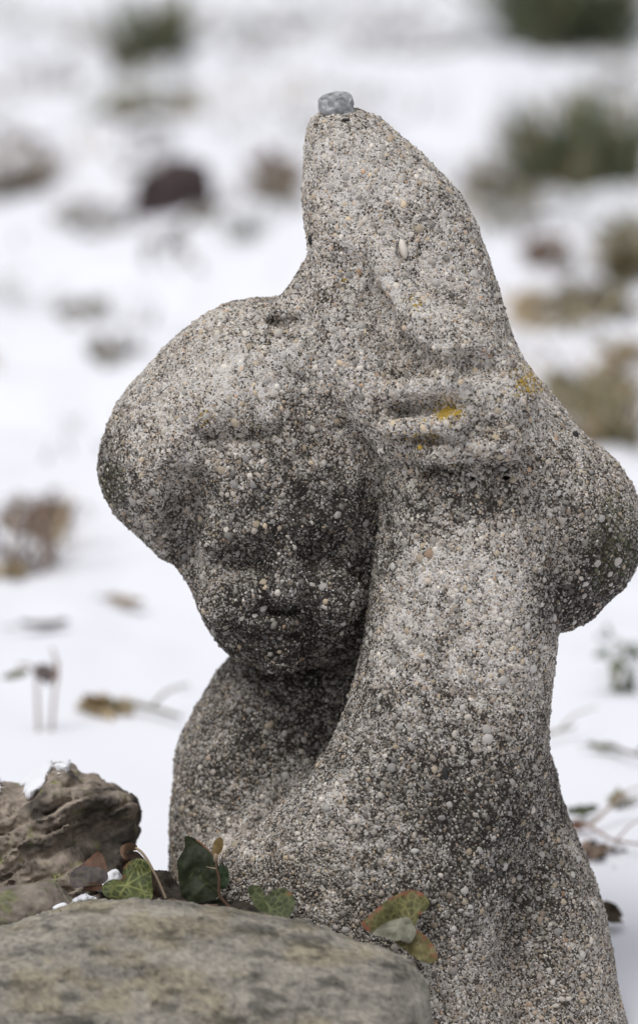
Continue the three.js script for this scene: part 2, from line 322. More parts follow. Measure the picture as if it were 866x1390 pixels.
{ // stones on the surface: sampled over the mesh, larger ones first, kept apart by a hash of their places
  const P = bodyGeo.attributes.position.array, N = bodyGeo.attributes.normal.array, I = bodyGeo.index.array, S = net.pos;
  const cum = new Float64Array(I.length / 3); let total = 0;
  const eye = new THREE.Vector3(), v = new THREE.Vector3();
  for (let t = 0; t < cum.length; t++) {
    const a = I[t * 3] * 3, b = I[t * 3 + 1] * 3, c = I[t * 3 + 2] * 3;
    const ux = P[b] - P[a], uy = P[b + 1] - P[a + 1], uz = P[b + 2] - P[a + 2], wx = P[c] - P[a], wy = P[c + 1] - P[a + 1], wz = P[c + 2] - P[a + 2];
    let area = Math.hypot(uy * wz - uz * wy, uz * wx - ux * wz, ux * wy - uy * wx) / 2 / UNIT / UNIT;
    eye.copy(camera.position).sub(v.set(P[a] + statueBase.x, P[a + 1] + statueBase.y, P[a + 2] + statueBase.z)).normalize();
    const face = N[a] * eye.x + N[a + 1] * eye.y + N[a + 2] * eye.z;
    if (face < -0.45 || S[a + 1] > 1410) area = 0;      // the far side of the statue goes without stones
    cum[t] = total += area;
  }
  const sample = () => {
    const q = rnd() * total; let lo = 0, hi = cum.length - 1; while (lo < hi) { const m = (lo + hi) >> 1; cum[m] < q ? lo = m + 1 : hi = m; }
    const k = [I[lo * 3] * 3, I[lo * 3 + 1] * 3, I[lo * 3 + 2] * 3]; let u = rnd(), w = rnd(); if (u + w > 1) { u = 1 - u; w = 1 - w; }
    const at = (A, o) => A[k[0] + o] * (1 - u - w) + A[k[1] + o] * u + A[k[2] + o] * w;
    return { p: [at(P, 0), at(P, 1), at(P, 2)], n: new THREE.Vector3(at(N, 0), at(N, 1), at(N, 2)).normalize(), s: [at(S, 0), at(S, 1), at(S, 2)] };
  };
  const H = new Map(), CELL = 9 * UNIT, key = (a, b, c) => (a * 4096 + b) * 4096 + c;
  const free = (p, r, tight) => {
    const i = Math.floor(p[0] / CELL) + 900, j = Math.floor(p[1] / CELL) + 900, k = Math.floor(p[2] / CELL) + 900;
    for (let a = -1; a <= 1; a++) for (let b = -1; b <= 1; b++) for (let c = -1; c <= 1; c++) { const l = H.get(key(i + a, j + b, k + c)); if (l) for (const o of l) if (Math.hypot(p[0] - o[0], p[1] - o[1], p[2] - o[2]) < (r + o[3]) * tight * UNIT) return false; }
    const q = key(i, j, k); let l = H.get(q); if (!l) H.set(q, l = []); l.push([p[0], p[1], p[2], r]); return true;
  };
  const stoneShape = (detail, k) => {
    let g = mergeVertices(new THREE.IcosahedronGeometry(1, detail).deleteAttribute('uv').deleteAttribute('normal'), 1e-3); const a = g.attributes.position;
    for (let i = 0; i < a.count; i++) { const x = a.getX(i), y = a.getY(i), z = a.getZ(i), s = 1 + 0.32 * noise(x * 1.3 + k * 7, y * 1.3, z * 1.3); a.setXYZ(i, x * s, y * s, z * s); }
    if (detail === 0) g = g.toNonIndexed(); g.computeVertexNormals(); return g;
  };
  const turn = new THREE.Quaternion(), spin = new THREE.Quaternion(), M = new THREE.Matrix4(), sc = new THREE.Vector3(), col = new THREE.Color(), Yv = new THREE.Vector3(0, 1, 0);
  const matrix = (q, r, sink, flat) => {
    turn.setFromUnitVectors(Yv, q.n).multiply(spin.setFromAxisAngle(Yv, rnd() * 6.283));
    sc.set(r * rr(0.8, 1.25), r * flat, r * rr(0.75, 1.1)).multiplyScalar(UNIT); v.set(q.p[0], q.p[1], q.p[2]).addScaledVector(q.n, -r * sink * UNIT);
    return M.compose(v, turn, sc);
  };
  // the largest stones: parts of their own
  const big = [0, 1, 2, 3].map(k => stoneShape(1, k)), tones = [];
  for (let k = 0; k < 14; k++) { const c = PAL[k < 9 ? k : [0, 2, 6, 9, 3][k - 9]], w = k < 9 ? 1.08 : 0.9; tones.push(mat({ color: new THREE.Color(c[0] * w, c[1] * w, c[2] * w), roughness: 0.7 })); }
  let n = 0;
  while (n < 300) {
    const q = sample(), r = rr(5.0, 7.6) * (rnd() < 0.1 ? 1.15 : 1);
    eye.copy(camera.position).sub(statueBase).sub(v.set(...q.p)).normalize(); if (q.n.dot(eye) < 0.15 || q.s[1] > 1300 || !free(q.p, r, 1.0)) continue;
    const m = part('pebble', big[n & 3], tones[rnd() < 0.012 ? 12 : [0, 1, 2, 3, 5, 1, 0, 2, 9, 4, 11, 1, 13, 4][(rnd() * 14) | 0]], statue);
    matrix(q, r * 0.92, 0.28, 0.72).decompose(m.position, m.quaternion, m.scale); n++;
  }
  const scatter = (name, count, tries, rmin, rmax, pow, geos, kind, sink, flat, tight) => {
    const lists = geos.map(() => []); let made = 0;
    for (let t = 0; t < tries && made < count; t++) {
      const q = sample(), r = rmin + (rmax - rmin) * rnd() ** pow; if (tight && !free(q.p, r, tight)) continue;
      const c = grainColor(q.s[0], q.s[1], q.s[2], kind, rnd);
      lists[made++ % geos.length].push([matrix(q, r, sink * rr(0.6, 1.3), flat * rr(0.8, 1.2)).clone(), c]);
    }
    geos.forEach((g, k) => {
      const o = new THREE.InstancedMesh(g, kind === 0 ? sandMat : pebbleMat, lists[k].length); o.name = name; o.userData.kind = 'stuff'; o.castShadow = o.receiveShadow = true;
      lists[k].forEach(([mx, c], i) => { o.setMatrixAt(i, mx); o.setColorAt(i, col.setRGB(c[0], c[1], c[2])); }); statue.add(o);
    });
  };
  const sandMat = mat({ roughness: 0.95 }), pebbleMat = mat({ roughness: 0.72 });
  scatter('small_pebbles', 26000, 300000, 1.9, 5.4, 2.3, [stoneShape(1, 11), stoneShape(1, 12), stoneShape(1, 13)], 1, 0.26, 0.78, 0.88);
  scatter('sand_grains', 290000, 290000, 0.8, 1.9, 1.3, [stoneShape(0, 21), stoneShape(0, 22)], 0, 0.1, 0.9, 0);
}

{ // small marks on the statue: a long white pebble, dark dabs painting the shade of a hole and a gap, dark spots, a pale hair on the chin, the lead plug at the tip
  const front = (x, y) => { let z = 230; while (z > -300 && statueField(433 + (x - 433) * (K - z) / K, 695 + (y - 695) * (K - z) / K, z) > 0) z -= 1; return z; };
  const oval = new THREE.IcosahedronGeometry(1, 2);
  const dab = (name, x, y, rx, ry, rz, a, color) => { const m = part(name, oval, mat({ color: new THREE.Color(...color), roughness: 0.7 }), statue); m.position.copy(place(x, y, front(x, y) + rz * 0.3)).sub(statueBase); m.rotation.set(-PITCH, 0, a); m.scale.set(rx, ry, rz).multiplyScalar(UNIT); return m; };
  dab('pebble', 547, 338, 5.5, 14, 7, 0.2, [0.74, 0.68, 0.6]);
  dab('pebble', 378, 452, 7, 6, 5, 0.5, [0.5, 0.46, 0.4]);
  for (const [x, y, rx, ry, a] of [[470, 163, 6, 2.5, -0.1], [421, 326, 3, 7, 0.1], [780, 590, 5, 5, 0], [604, 1050, 4, 10, 0.1]]) dab('dark_mark', x, y, rx, ry, 4, a, [0.02, 0.018, 0.017]);
  const hair = [[374, 902], [386, 903], [398, 906], [408, 910]].map(([x, y]) => place(x, y, front(x, y) + 5).sub(statueBase));
  part('hair', new THREE.TubeGeometry(new THREE.CatmullRomCurve3(hair), 16, 0.5 * UNIT, 5), mat({ color: new THREE.Color(0.5, 0.46, 0.4) }), statue);
  // the plug: a short stub of grey lead with a broken, slanting face
  const pc = [456, 141, 12], ax = [-0.20, -0.80, 0.56], L = Math.hypot(...ax), A = ax.map(v => v / L);
  const disc = (c, r, h) => (x, y, z) => { const p = [x - c[0], y - c[1], z - c[2]], t = p[0] * A[0] + p[1] * A[1] + p[2] * A[2], q = Math.sqrt(Math.max(0, p[0] ** 2 + p[1] ** 2 + p[2] ** 2 - t * t)); const u = q - r, v = Math.abs(t) - h; return Math.min(Math.max(u, v), 0) + Math.hypot(Math.max(u, 0), Math.max(v, 0)) - 2.5; };
  const cap = disc(pc, 22, 3.5), stub = cone([461, 152, 16], [468, 174, 12], 20, 26);
  const capF = (x, y, z) => cap(x, y, z) + 4 * fbm(x / 22, y / 22, z / 22, 2) + 1.6 * Math.abs(noise(x / 8, y / 16, z / 8)) + 0.3 * noise(x / 3, y / 3, z / 3);
  const lead = (k) => (x, y, z) => { const v = k * (0.85 + 0.9 * fbm(x / 8, y / 8, z / 8, 3) + 0.25 * noise(x / 2.5, y / 2.5, z / 2.5)); return [0.33 * v, 0.335 * v, 0.35 * v]; };
  const leadMat = mat({ vertexColors: true, roughness: 0.55 });
  part('plug_cap', sculpted(surface(capF, [415, 105, -40], [500, 180, 60], 1.2), statueBase, lead(1.15)), leadMat, statue);
  part('plug_stub', sculpted(surface((x, y, z) => stub(x, y, z) + 2 * fbm(x / 10, y / 10, z / 10, 3), [415, 110, -50], [510, 210, 60], 1.6), statueBase, lead(0.8)), leadMat, statue);
}

// ------------------------------------------------------------------ the stones round it
let layered, rockBody;
function stone(name, label, field, lo, hi, cell, paint, at) {
  const base = toWorld(...at); base.y = 0;
  const o = thing(name, label, 'rock', base);
  part('stone', sculpted(surface(field, lo, hi, cell, 1.6), base, paint), mat({ vertexColors: true, roughness: 0.9 }), o); return o;
}
{
  const f = body([[-90, 1275], [-40, 1262], [0, 1258], [50, 1243], [110, 1226], [160, 1221], [210, 1221], [300, 1231], [400, 1250], [480, 1274], [540, 1297], [572, 1325], [585, 1380], [590, 1480], [570, 1560], [-80, 1560], [-130, 1400]], 255, 90, 120, (x, y) => 262 + 0.30 * Math.max(0, y - 1240), 60);
  stone('flat_rock', 'low smooth grey-beige rock in front of the statue base', (x, y, z) => f(x, y, z) + 7 * fbm(x / 60, y / 34, z / 60, 4) + 4 * fbm(x / 16 + 5, y / 6, z / 8, 3) - 3 * smooth(0.3, 0.6, noise(x / 7, y / 7 + 40, z / 7)), [-170, 1170, 70], [690, 1590, 560], 3.4, (x, y, z) => {
    const n = fbm(x / 70 + 9, y / 20, z / 24, 5), m = noise(x / 6, y / 3, z / 4), k = noise(x / 2.6, y / 2.6, z / 2.6), d = smooth(0.05, 0.4, fbm(x / 40 + 70, y / 16, z / 22, 4)), e = smooth(0.0, 0.3, fbm(x / 60, y / 30 + 30, z / 60, 4));
    const v = (0.24 + 0.15 * n + 0.07 * m + 0.09 * k) * (1 - 0.55 * d); return [v, v * mixn(0.915, 0.88, e), v * mixn(0.77, 0.64, e)];
  }, [250, 1480, 260]);
}
{
  const strata = (x, y, z) => { const d = y * 0.86 + x * 0.42 + z * 0.15 + 15 * fbm(x / 70, y / 60, z / 60, 3), a = d / 25 + 0.4 * noise(x / 50, y / 50, z / 50), b = d / 9; return 7 * ((a - Math.floor(a))) ** 2 * (0.7 + 0.7 * noise(x / 40, y / 22, z / 40)) + 1.6 * Math.abs((b - Math.floor(b)) * 2 - 1) * (0.6 + noise(x / 24, y / 24, z / 24)); };
  const f = body([[-110, 1056], [-60, 1058], [0, 1061], [30, 1066], [50, 1054], [70, 1040], [98, 1039], [112, 1053], [130, 1055], [152, 1066], [182, 1082], [190, 1108], [184, 1150], [168, 1190], [160, 1330], [-60, 1350], [-150, 1200]], -150, 46, 120, (x, y) => -150 + 0.20 * (y - 1100), 60);
  const nook = ball([148, 1140, -40], 1, [58, 44, 50]), under = cone([60, 1168, -10], [150, 1120, -50], 10, 18);
  rockBody = f; layered = (x, y, z) => smax(smax(f(x, y, z), -nook(x, y, z), 20), -under(x, y, z), 14) + strata(x, y, z) + 4 * fbm(x / 30, y / 20, z / 30, 3) + 1.8 * noise(x / 5, y / 5, z / 5) + 2 * Math.abs(noise(x / 15, y / 8, z / 15)) - 3;
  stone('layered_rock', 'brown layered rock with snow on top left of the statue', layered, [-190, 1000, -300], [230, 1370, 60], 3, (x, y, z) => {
    const d = y * 0.86 + x * 0.42 + 15 * fbm(x / 70, y / 60, z / 60, 3), n = fbm(x / 30, d / 7, z / 30, 4), wetShade = smooth(-0.1, 0.25, fbm(x / 50 + 3, y / 50, z / 50, 3) + (x > 95 && y > 1075 ? 0.34 : 0) - 0.16), g = smooth(0.28, 0.45, fbm(x / 14 + 60, y / 14, z / 14, 3)), k = noise(x / 3.5, y / 3.5, z / 3.5);  // damp blotches, plus shade painted into the hollow at the right end
    const v = (0.27 + 0.16 * n + 0.10 * k) * (1 - 0.74 * wetShade); return [v * mixn(1, 0.85, g), v * mixn(0.83, 0.84, g), v * mixn(0.67, 0.4, g)];
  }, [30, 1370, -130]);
  const f2 = body([[-80, 1212], [0, 1206], [40, 1199], [72, 1196], [96, 1216], [112, 1240], [110, 1330], [-60, 1360], [-110, 1260]], 60, 40, 70, 60, 60);
  stone('small_rock', 'small mossy grey-brown rock wedged below the layered brown rock', (x, y, z) => f2(x, y, z) + 5 * fbm(x / 30, y / 14, z / 30, 4) + 1.6 * noise(x / 6, y / 5, z / 6), [-140, 1170, -50], [150, 1380, 170], 3, (x, y, z) => {
    const n = fbm(x / 22, y / 9, z / 22, 4), g = smooth(0.05, 0.3, fbm(x / 18 + 30, y / 18, z / 18, 3)), v = 0.24 + 0.16 * n + 0.05 * noise(x / 4, y / 4, z / 4); return [v * 0.85 * mixn(1, 0.85, g), v * 0.85 * mixn(0.85, 0.85, g), v * 0.85 * mixn(0.70, 0.45, g)];
  }, [30, 1380, 60]);
}
const snowMat = mat({ color: new THREE.Color(0.85, 0.86, 0.9), roughness: 0.85 });
function snowLump(label, balls, k, lo, hi) {
  const base = toWorld(balls[0][0], balls[0][1], balls[0][2]); const o = thing('snow_patch', label, 'snow', base); o.userData.group = 'snow lying on the rocks';
  const B = balls.map(([x, y, z, rx, ry, rz]) => ball([x, y, z], 1, [rx, ry, rz]));
  part('snow', sculpted(surface((x, y, z) => { let d = B[0](x, y, z); for (const b of B) d = smin(d, b(x, y, z), k); return d + 3 * fbm(x / 14, y / 14, z / 14, 3) + 2.2 * noise(x / 6, y / 5, z / 6); }, lo, hi, 2.2), base), snowMat, o);
}
{ // snow lies on the top of the layered rock, a few units thick, with an uneven lower edge
  const E = [[-140, 1080], [-60, 1070], [-20, 1078], [6, 1066], [22, 1074], [38, 1082], [54, 1070], [66, 1044], [78, 1050], [87, 1054], [94, 1034], [104, 1036], [112, 1050], [120, 1054], [126, 1040], [140, 1052], [160, 1056], [172, 1050]];
  const edge = (x) => { let i = 1; while (i < E.length - 1 && E[i][0] < x) i++; const [a, b] = E[i - 1], [c, d] = E[i]; return mixn(b, d, clamp((x - a) / (c - a))); };
  const base = toWorld(20, 1050, -150), o = thing('snow_patch', 'white snow lying on top of the layered brown rock', 'snow', base);
  const f = (x, y, z) => smax(0.5 * rockBody(x, y, z) + 0.5 * layered(x, y, z) - 6 - 5 * fbm(x / 26, y / 26, z / 26 + 7, 3), y - edge(x) - 9 - 9 * fbm(x / 12, 3, z / 12, 3) - 4 * noise(x / 5, y / 5, z / 5) + 0.12 * Math.max(0, -60 - z), 16);
  part('snow', sculpted(surface(f, [-180, 990, -310], [190, 1100, -20], 2.8, 1.6), base), snowMat, o);
}
snowLump('small white snow wedge between the mossy rock and the flat rock', [[86, 1225, 120, 9, 5, 8], [93, 1221, 118, 6, 7, 7], [74, 1232, 122, 12, 3.2, 7]], 6, [45, 1200, 95], [115, 1255, 145]);
snowLump('tiny snow blob at the left end of the flat rock crest', [[14, 1252, 170, 7, 4, 6], [22, 1254, 168, 7, 2.8, 6]], 5, [-6, 1236, 150], [40, 1270, 190]);
snowLump('small snow heap behind the variegated ivy leaf', [[148, 1196, -20, 13, 8, 12], [156, 1188, -24, 6, 9, 10], [138, 1206, -18, 13, 7, 10]], 8, [112, 1145, -45], [190, 1230, 25]);

{ // dark leaf mould between the rocks and the statue
  const base = toWorld(250, 1260, 40), o = thing('leaf_mould', 'dark damp leaf mould in the gap between rocks and statue', 'soil', base); o.userData.kind = 'stuff';
  const f = (x, y, z) => smin(ball([235, 1262, 45], 1, [100, 56, 70])(x, y, z), smin(ball([320, 1268, 90], 1, [70, 50, 50])(x, y, z), ball([206, 1238, 10], 1, [46, 62, 40])(x, y, z), 12), 20) + 9 * fbm(x / 16, y / 14, z / 16, 4) + 2 * noise(x / 4, y / 4, z / 4);
  part('mould', sculpted(surface(f, [110, 1180, -50], [410, 1340, 160], 2.6, 1.6), base, (x, y, z) => { const n = 0.7 + 0.8 * fbm(x / 9, y / 9, z / 9, 3) + 0.4 * noise(x / 3, y / 3, z / 3); return [0.045 * n, 0.034 * n, 0.024 * n]; }), mat({ vertexColors: true, roughness: 0.95 }), o);
}
// ------------------------------------------------------------------ ivy and dead leaves among the rocks
function blade(outline, depth, paint, base, edge = 1.7) {
  const P = spline(outline, 5), sh = new THREE.Shape(P.map(([x, y]) => new THREE.Vector2(x, -y)));
  let g = new TessellateModifier(edge, 10).modify(new THREE.ShapeGeometry(sh)); g.deleteAttribute('uv'); g.deleteAttribute('normal'); g = mergeVertices(g, 0.01);
  const a = g.attributes.position, c = new Float32Array(a.count * 3), v = new THREE.Vector3();
  for (let i = 0; i < a.count; i++) {
    const x = a.getX(i), y = -a.getY(i), z = depth(x, y) + 5 * noise(x / 22, y / 22, 5) + 1.5 * noise(x / 8, y / 8, 5); c.set(paint(x, y), i * 3);
    v.copy(place(x, y, z)).sub(base); a.setXYZ(i, v.x, v.y, v.z);
  }
  g.setAttribute('color', new THREE.BufferAttribute(c, 3)); g.computeVertexNormals(); return g;
}
const leafMat = new THREE.MeshPhysicalMaterial({ vertexColors: true, roughness: 0.62, specularIntensity: 0.5, side: THREE.DoubleSide });
function veined(veins, green, pale_, width, rim, edge, net_ = 0.75) {   // colour of a leaf: pale veins on mottled green, rim: list of points where the margin has browned
  return (x, y) => {
    let e1 = 1e9, e2 = 1e9; const cx = Math.floor(x / 8.5), cy = Math.floor(y / 8.5);
    for (let i = -1; i <= 1; i++) for (let j = -1; j <= 1; j++) { const px = (cx + i + hash(cx + i, cy + j, 7)) * 8.5, py = (cy + j + hash(cx + i, cy + j, 9)) * 8.5, q = Math.hypot(x - px, y - py); if (q < e1) { e2 = e1; e1 = q; } else if (q < e2) e2 = q; }
    let d = 1e9; for (const [x1, y1, x2, y2] of veins) { const ex = x2 - x1, ey = y2 - y1, t = clamp(((x - x1) * ex + (y - y1) * ey) / (ex * ex + ey * ey)); d = Math.min(d, Math.hypot(x - x1 - ex * t, y - y1 - ey * t) + 2.2 * t * 0.4); }
    const k = clamp(Math.max(1 - (d + 0.5 * noise(x / 5, y / 5, 3)) / (width * 0.62), net_ * (1 - (e2 - e1) / 2.6) * (0.6 + 0.6 * noise(x / 14, y / 14, 6)))), n = 1 + 0.5 * fbm(x / 9, y / 9, 1, 3);
    let c = green.map((g, i) => mixn(g * n, pale_[i], k * 0.8));
    for (const [rx, ry, r] of rim || []) { const q = clamp(1.2 - Math.hypot(x - rx, y - ry) / r + 0.5 * noise(x / 6, y / 6, 8)); c = c.map((g, i) => mixn(g, edge[i], q)); }
    return c;
  };
}
const Z1 = (pts) => pts.map(([x, y]) => [80 + x / 3.608, 1110 + y / 3.608]), Z2 = (pts) => pts.map(([x, y]) => [300 + x / 2.706, 1160 + y / 2.706]);
const V1 = (l) => l.map(([a, b, c, d]) => [80 + a / 3.608, 1110 + b / 3.608, 80 + c / 3.608, 1110 + d / 3.608]), V2 = (l) => l.map(([a, b, c, d]) => [300 + a / 2.706, 1160 + b / 2.706, 300 + c / 2.706, 1160 + d / 2.706]);
const stalk = (pts, r, r2 = r) => { const c = new THREE.CatmullRomCurve3(pts), g = new THREE.TubeGeometry(c, 24, 1, 7), a = g.attributes.position, q = new THREE.Vector3();
  for (let i = 0; i <= 24; i++) { c.getPointAt(i / 24, q); const w = mixn(r, r2, i / 24); for (let j = 0; j <= 7; j++) { const k = i * 8 + j; a.setXYZ(k, q.x + (a.getX(k) - q.x) * w, q.y + (a.getY(k) - q.y) * w, q.z + (a.getZ(k) - q.z) * w); } } g.computeVertexNormals(); return g; };
const brownMat = mat({ color: new THREE.Color(0.10, 0.055, 0.032), roughness: 0.8 }), tanMat = mat({ color: new THREE.Color(0.34, 0.26, 0.18), roughness: 0.8 });
const at3 = (b, l, f) => f(l).map(([x, y], i) => place(x, y, l[i][2]).sub(b));
{
  let b = place(180, 1215, 120);
  let o = thing('ivy_leaf', 'yellow-green variegated ivy leaf upright behind the flat rock crest', 'leaf', b, 'loose ivy leaves at the statue foot');
  part('leaf_blade', blade(Z1([[320, 240], [350, 212], [395, 198], [432, 215], [450, 245], [455, 300], [459, 392], [400, 402], [330, 402], [260, 396], [222, 378], [212, 340], [235, 314], [270, 302], [305, 300], [316, 275]]), (x, y) => 135 - 0.5 * (1220 - y) + 0.012 * (x - 172) ** 2 * 0.6, veined(V1([[330, 330, 395, 203], [330, 330, 450, 260], [330, 330, 456, 370], [330, 330, 225, 335], [330, 330, 290, 395], [330, 330, 370, 398], [395, 290, 380, 240], [395, 320, 420, 380], [270, 330, 260, 370], [415, 280, 400, 240]]), [0.05, 0.065, 0.02], [0.30, 0.31, 0.11], 3.6, Z1([[325, 235], [340, 215], [315, 290]]).map(p => [...p, 5]), [0.16, 0.06, 0.03]), b), leafMat, o);
  b = place(118, 1205, 115);
  o = thing('ivy_leaf', 'dull purple-green ivy leaf beside the dark end of the layered rock', 'leaf', b, 'loose ivy leaves at the statue foot');
  part('leaf_blade', blade(Z1([[55, 300], [60, 275], [90, 248], [125, 236], [170, 240], [205, 244], [232, 258], [243, 290], [232, 312], [205, 328], [150, 333], [100, 343], [72, 340], [57, 322]]), (x, y) => 120 - 0.4 * (1205 - y), veined(V1([[145, 335, 90, 260], [145, 335, 150, 240], [145, 335, 225, 270], [145, 335, 70, 310]]), [0.075, 0.06, 0.062], [0.13, 0.12, 0.065], 2.4), b), leafMat, o);
  part('dead_lobe', blade(Z1([[108, 240], [135, 210], [165, 186], [190, 165], [214, 182], [228, 215], [236, 262], [170, 262], [120, 258]]), (x, y) => 106 - 0.4 * (1205 - y), (x, y) => { const v = 1 + 0.6 * fbm(x / 8, y / 8, 2, 3); return [0.13 * v, 0.066 * v, 0.042 * v]; }, b), leafMat, o);
  part('dead_lobe', blade(Z1([[120, 330], [165, 318], [208, 322], [214, 345], [180, 358], [130, 350]]), () => 118, (x, y) => { const v = 1 + 0.6 * fbm(x / 8, y / 8, 2, 3); return [0.14 * v, 0.072 * v, 0.046 * v]; }, b), leafMat, o);
  b = place(122, 1212, 150);
  o = thing('ice_fragment', 'small white crumpled ice fragment under the purple ivy leaf', 'ice', b);
  part('ice', sculpted(surface((x, y, z) => smin(ball([124, 1209, 150], 1, [17, 5.5, 9])(x, y, z), cone([106, 1216, 152], [124, 1205, 152], 3.5, 4.5)(x, y, z), 5) + 2.4 * Math.abs(noise(x / 7, y / 3.5, z / 7)) + noise(x / 3, y / 3, z / 3), [96, 1192, 130], [150, 1228, 172], 1.2), b), mat({ color: new THREE.Color(0.66, 0.67, 0.72), roughness: 0.35 }), o);
  part('pebble', sculpted(surface((x, y, z) => ball([122, 1220, 150], 1, [19, 6, 10])(x, y, z) + noise(x / 6, y / 6, z / 6), [96, 1206, 130], [150, 1234, 172], 2), b), mat({ color: new THREE.Color(0.09, 0.10, 0.085) }), o);
  b = place(205, 1210, 90);
  o = thing('dead_leaf', 'curled brown dead leaf with an arching stalk beside the variegated ivy leaf', 'leaf', b);
  part('leaf_blade', blade(Z1([[302, 150], [325, 128], [355, 122], [383, 135], [380, 160], [345, 158], [330, 175], [345, 200], [325, 205], [305, 180]]), (x, y) => 78 + 10 * Math.sin((x - 160) / 5), (x, y) => { const v = 1 + 0.7 * fbm(x / 6, y / 6, 2, 3); return [0.19 * v, 0.115 * v, 0.075 * v]; }, b), leafMat, o);
  part('shrivelled_blade', blade(Z1([[310, 200], [335, 175], [380, 165], [410, 190], [440, 230], [470, 310], [500, 390], [430, 400], [380, 350], [320, 260]]), (x, y) => 72, (x, y) => { const v = 1 + 0.6 * fbm(x / 8, y / 8, 4, 3); return [0.05 * v, 0.032 * v, 0.022 * v]; }, b), leafMat, o);
  part('stalk', stalk(at3(b, [[378, 148, 88], [402, 165, 92], [430, 200, 96], [455, 245, 100], [490, 315, 104], [524, 395, 108]], Z1), 1.9 * UNIT), tanMat, o);

  b = place(280, 1220, 110);
  o = thing('ivy_sprig', 'dark green ivy sprig with an upright browned-edge leaf against the statue', 'ivy', b);
  part('leaf', blade(Z1([[617, 93], [652, 95], [692, 122], [732, 160], [768, 200], [785, 250], [787, 330], [780, 388], [725, 408], [660, 418], [625, 404], [600, 370], [590, 320], [583, 260], [580, 215], [600, 178], [618, 140]]), (x, y) => 112 - 0.25 * (1215 - y) + 0.02 * (x - 265) ** 2 * 0.5, veined(V1([[780, 360, 590, 222], [700, 300, 660, 180], [720, 318, 650, 395], [660, 272, 600, 330], [690, 290, 750, 220]]), [0.018, 0.024, 0.010], [0.085, 0.095, 0.04], 1.9, null, null, 0.25), b), leafMat, o);
  part('leaf_margin', stalk(at3(b, [[640, 95, 88], [690, 120, 95], [735, 162, 99], [766, 198, 104]], Z1), 1.5 * UNIT), mat({ color: new THREE.Color(0.22, 0.12, 0.07) }), o);
  part('leaf', blade(Z1([[782, 240], [815, 238], [832, 265], [833, 310], [815, 345], [785, 340]]), () => 60, veined(V1([[790, 340, 815, 245]]), [0.035, 0.06, 0.03], [0.1, 0.14, 0.07], 1.6), b), leafMat, o);
  part('leaf', blade(Z1([[740, 420], [790, 395], [830, 410], [860, 450], [820, 475], [760, 460]]), () => 96, veined([], [0.03, 0.05, 0.026], [0.1, 0.14, 0.07], 1.6), b), leafMat, o);
  part('dead_leaf', blade(Z1([[760, 120], [785, 95], [805, 110], [800, 160], [770, 185], [752, 165]]), () => 30, (x, y) => { const v = 1 + 0.5 * fbm(x / 8, y / 8, 4, 3); return [0.22 * v, 0.15 * v, 0.06 * v]; }, b), leafMat, o);
  part('stem', stalk(at3(b, [[772, 205, 118], [772, 245, 122], [786, 300, 124], [784, 350, 124], [790, 385, 124], [822, 425, 124], [856, 462, 124]], Z1), 1.4 * UNIT, 2.6 * UNIT), brownMat, o);
  const node = part('bud', new THREE.IcosahedronGeometry(1, 2), tanMat, o); node.position.copy(place(293, 1165, 120)).sub(b); node.scale.set(3.2, 7, 3).multiplyScalar(UNIT);
  part('bud_scale', stalk(at3(b, [[772, 250, 122], [745, 246, 124], [724, 240, 126]], Z1), 1.2 * UNIT, 0.5 * UNIT), tanMat, o);
  part('stem', stalk(at3(b, [[545, 400, 96], [600, 412, 108], [700, 430, 112], [780, 430, 116]], Z1), 2.2 * UNIT), brownMat, o);

  b = place(368, 1240, 130);
  o = thing('ivy_leaf', 'small pale-veined green ivy leaf low on the statue front', 'leaf', b, 'loose ivy leaves at the statue foot');
  part('leaf_blade', blade(Z2([[98, 122], [135, 113], [155, 135], [170, 152], [190, 130], [230, 124], [262, 145], [273, 180], [265, 208], [240, 240], [200, 243], [165, 236], [140, 208], [115, 172]]), (x, y) => 178 - 0.5 * (1250 - y) + 0.25 * Math.abs(x - 364), veined(V2([[180, 238, 172, 155], [180, 200, 240, 140], [180, 205, 262, 180], [178, 190, 120, 125], [180, 225, 240, 225]]), [0.045, 0.055, 0.022], [0.19, 0.21, 0.085], 2.4, Z2([[255, 145]]).map(p => [...p, 5]), [0.18, 0.09, 0.04]), b), leafMat, o);
  b = place(545, 1280, 180);
  o = thing('ivy_leaf', 'yellowing ivy leaf with red margin and folded grey underside at the rock end', 'leaf', b, 'loose ivy leaves at the statue foot');
  const red = [0.21, 0.085, 0.05];
  part('leaf_blade', blade(Z2([[516, 250], [545, 223], [580, 190], [620, 160], [660, 140], [697, 129], [737, 140], [763, 170], [758, 197], [730, 222], [712, 262], [700, 275], [680, 262], [640, 270], [600, 285], [560, 288], [525, 272]]), (x, y) => 196 - 0.35 * (1265 - y) - 0.12 * (x - 535), veined(V2([[690, 260, 690, 135], [690, 240, 755, 170], [685, 235, 620, 170], [660, 255, 540, 240], [640, 215, 590, 230], [660, 190, 700, 175], [600, 235, 575, 205]]), [0.085, 0.08, 0.03], [0.26, 0.25, 0.10], 2.4, [...Z2([[520, 250], [545, 230], [575, 196], [620, 158], [665, 140], [700, 130], [730, 140], [535, 275]]).map(p => [...p, 7]), ...Z2([[730, 215]]).map(p => [...p, 4])], red), b), leafMat, o);
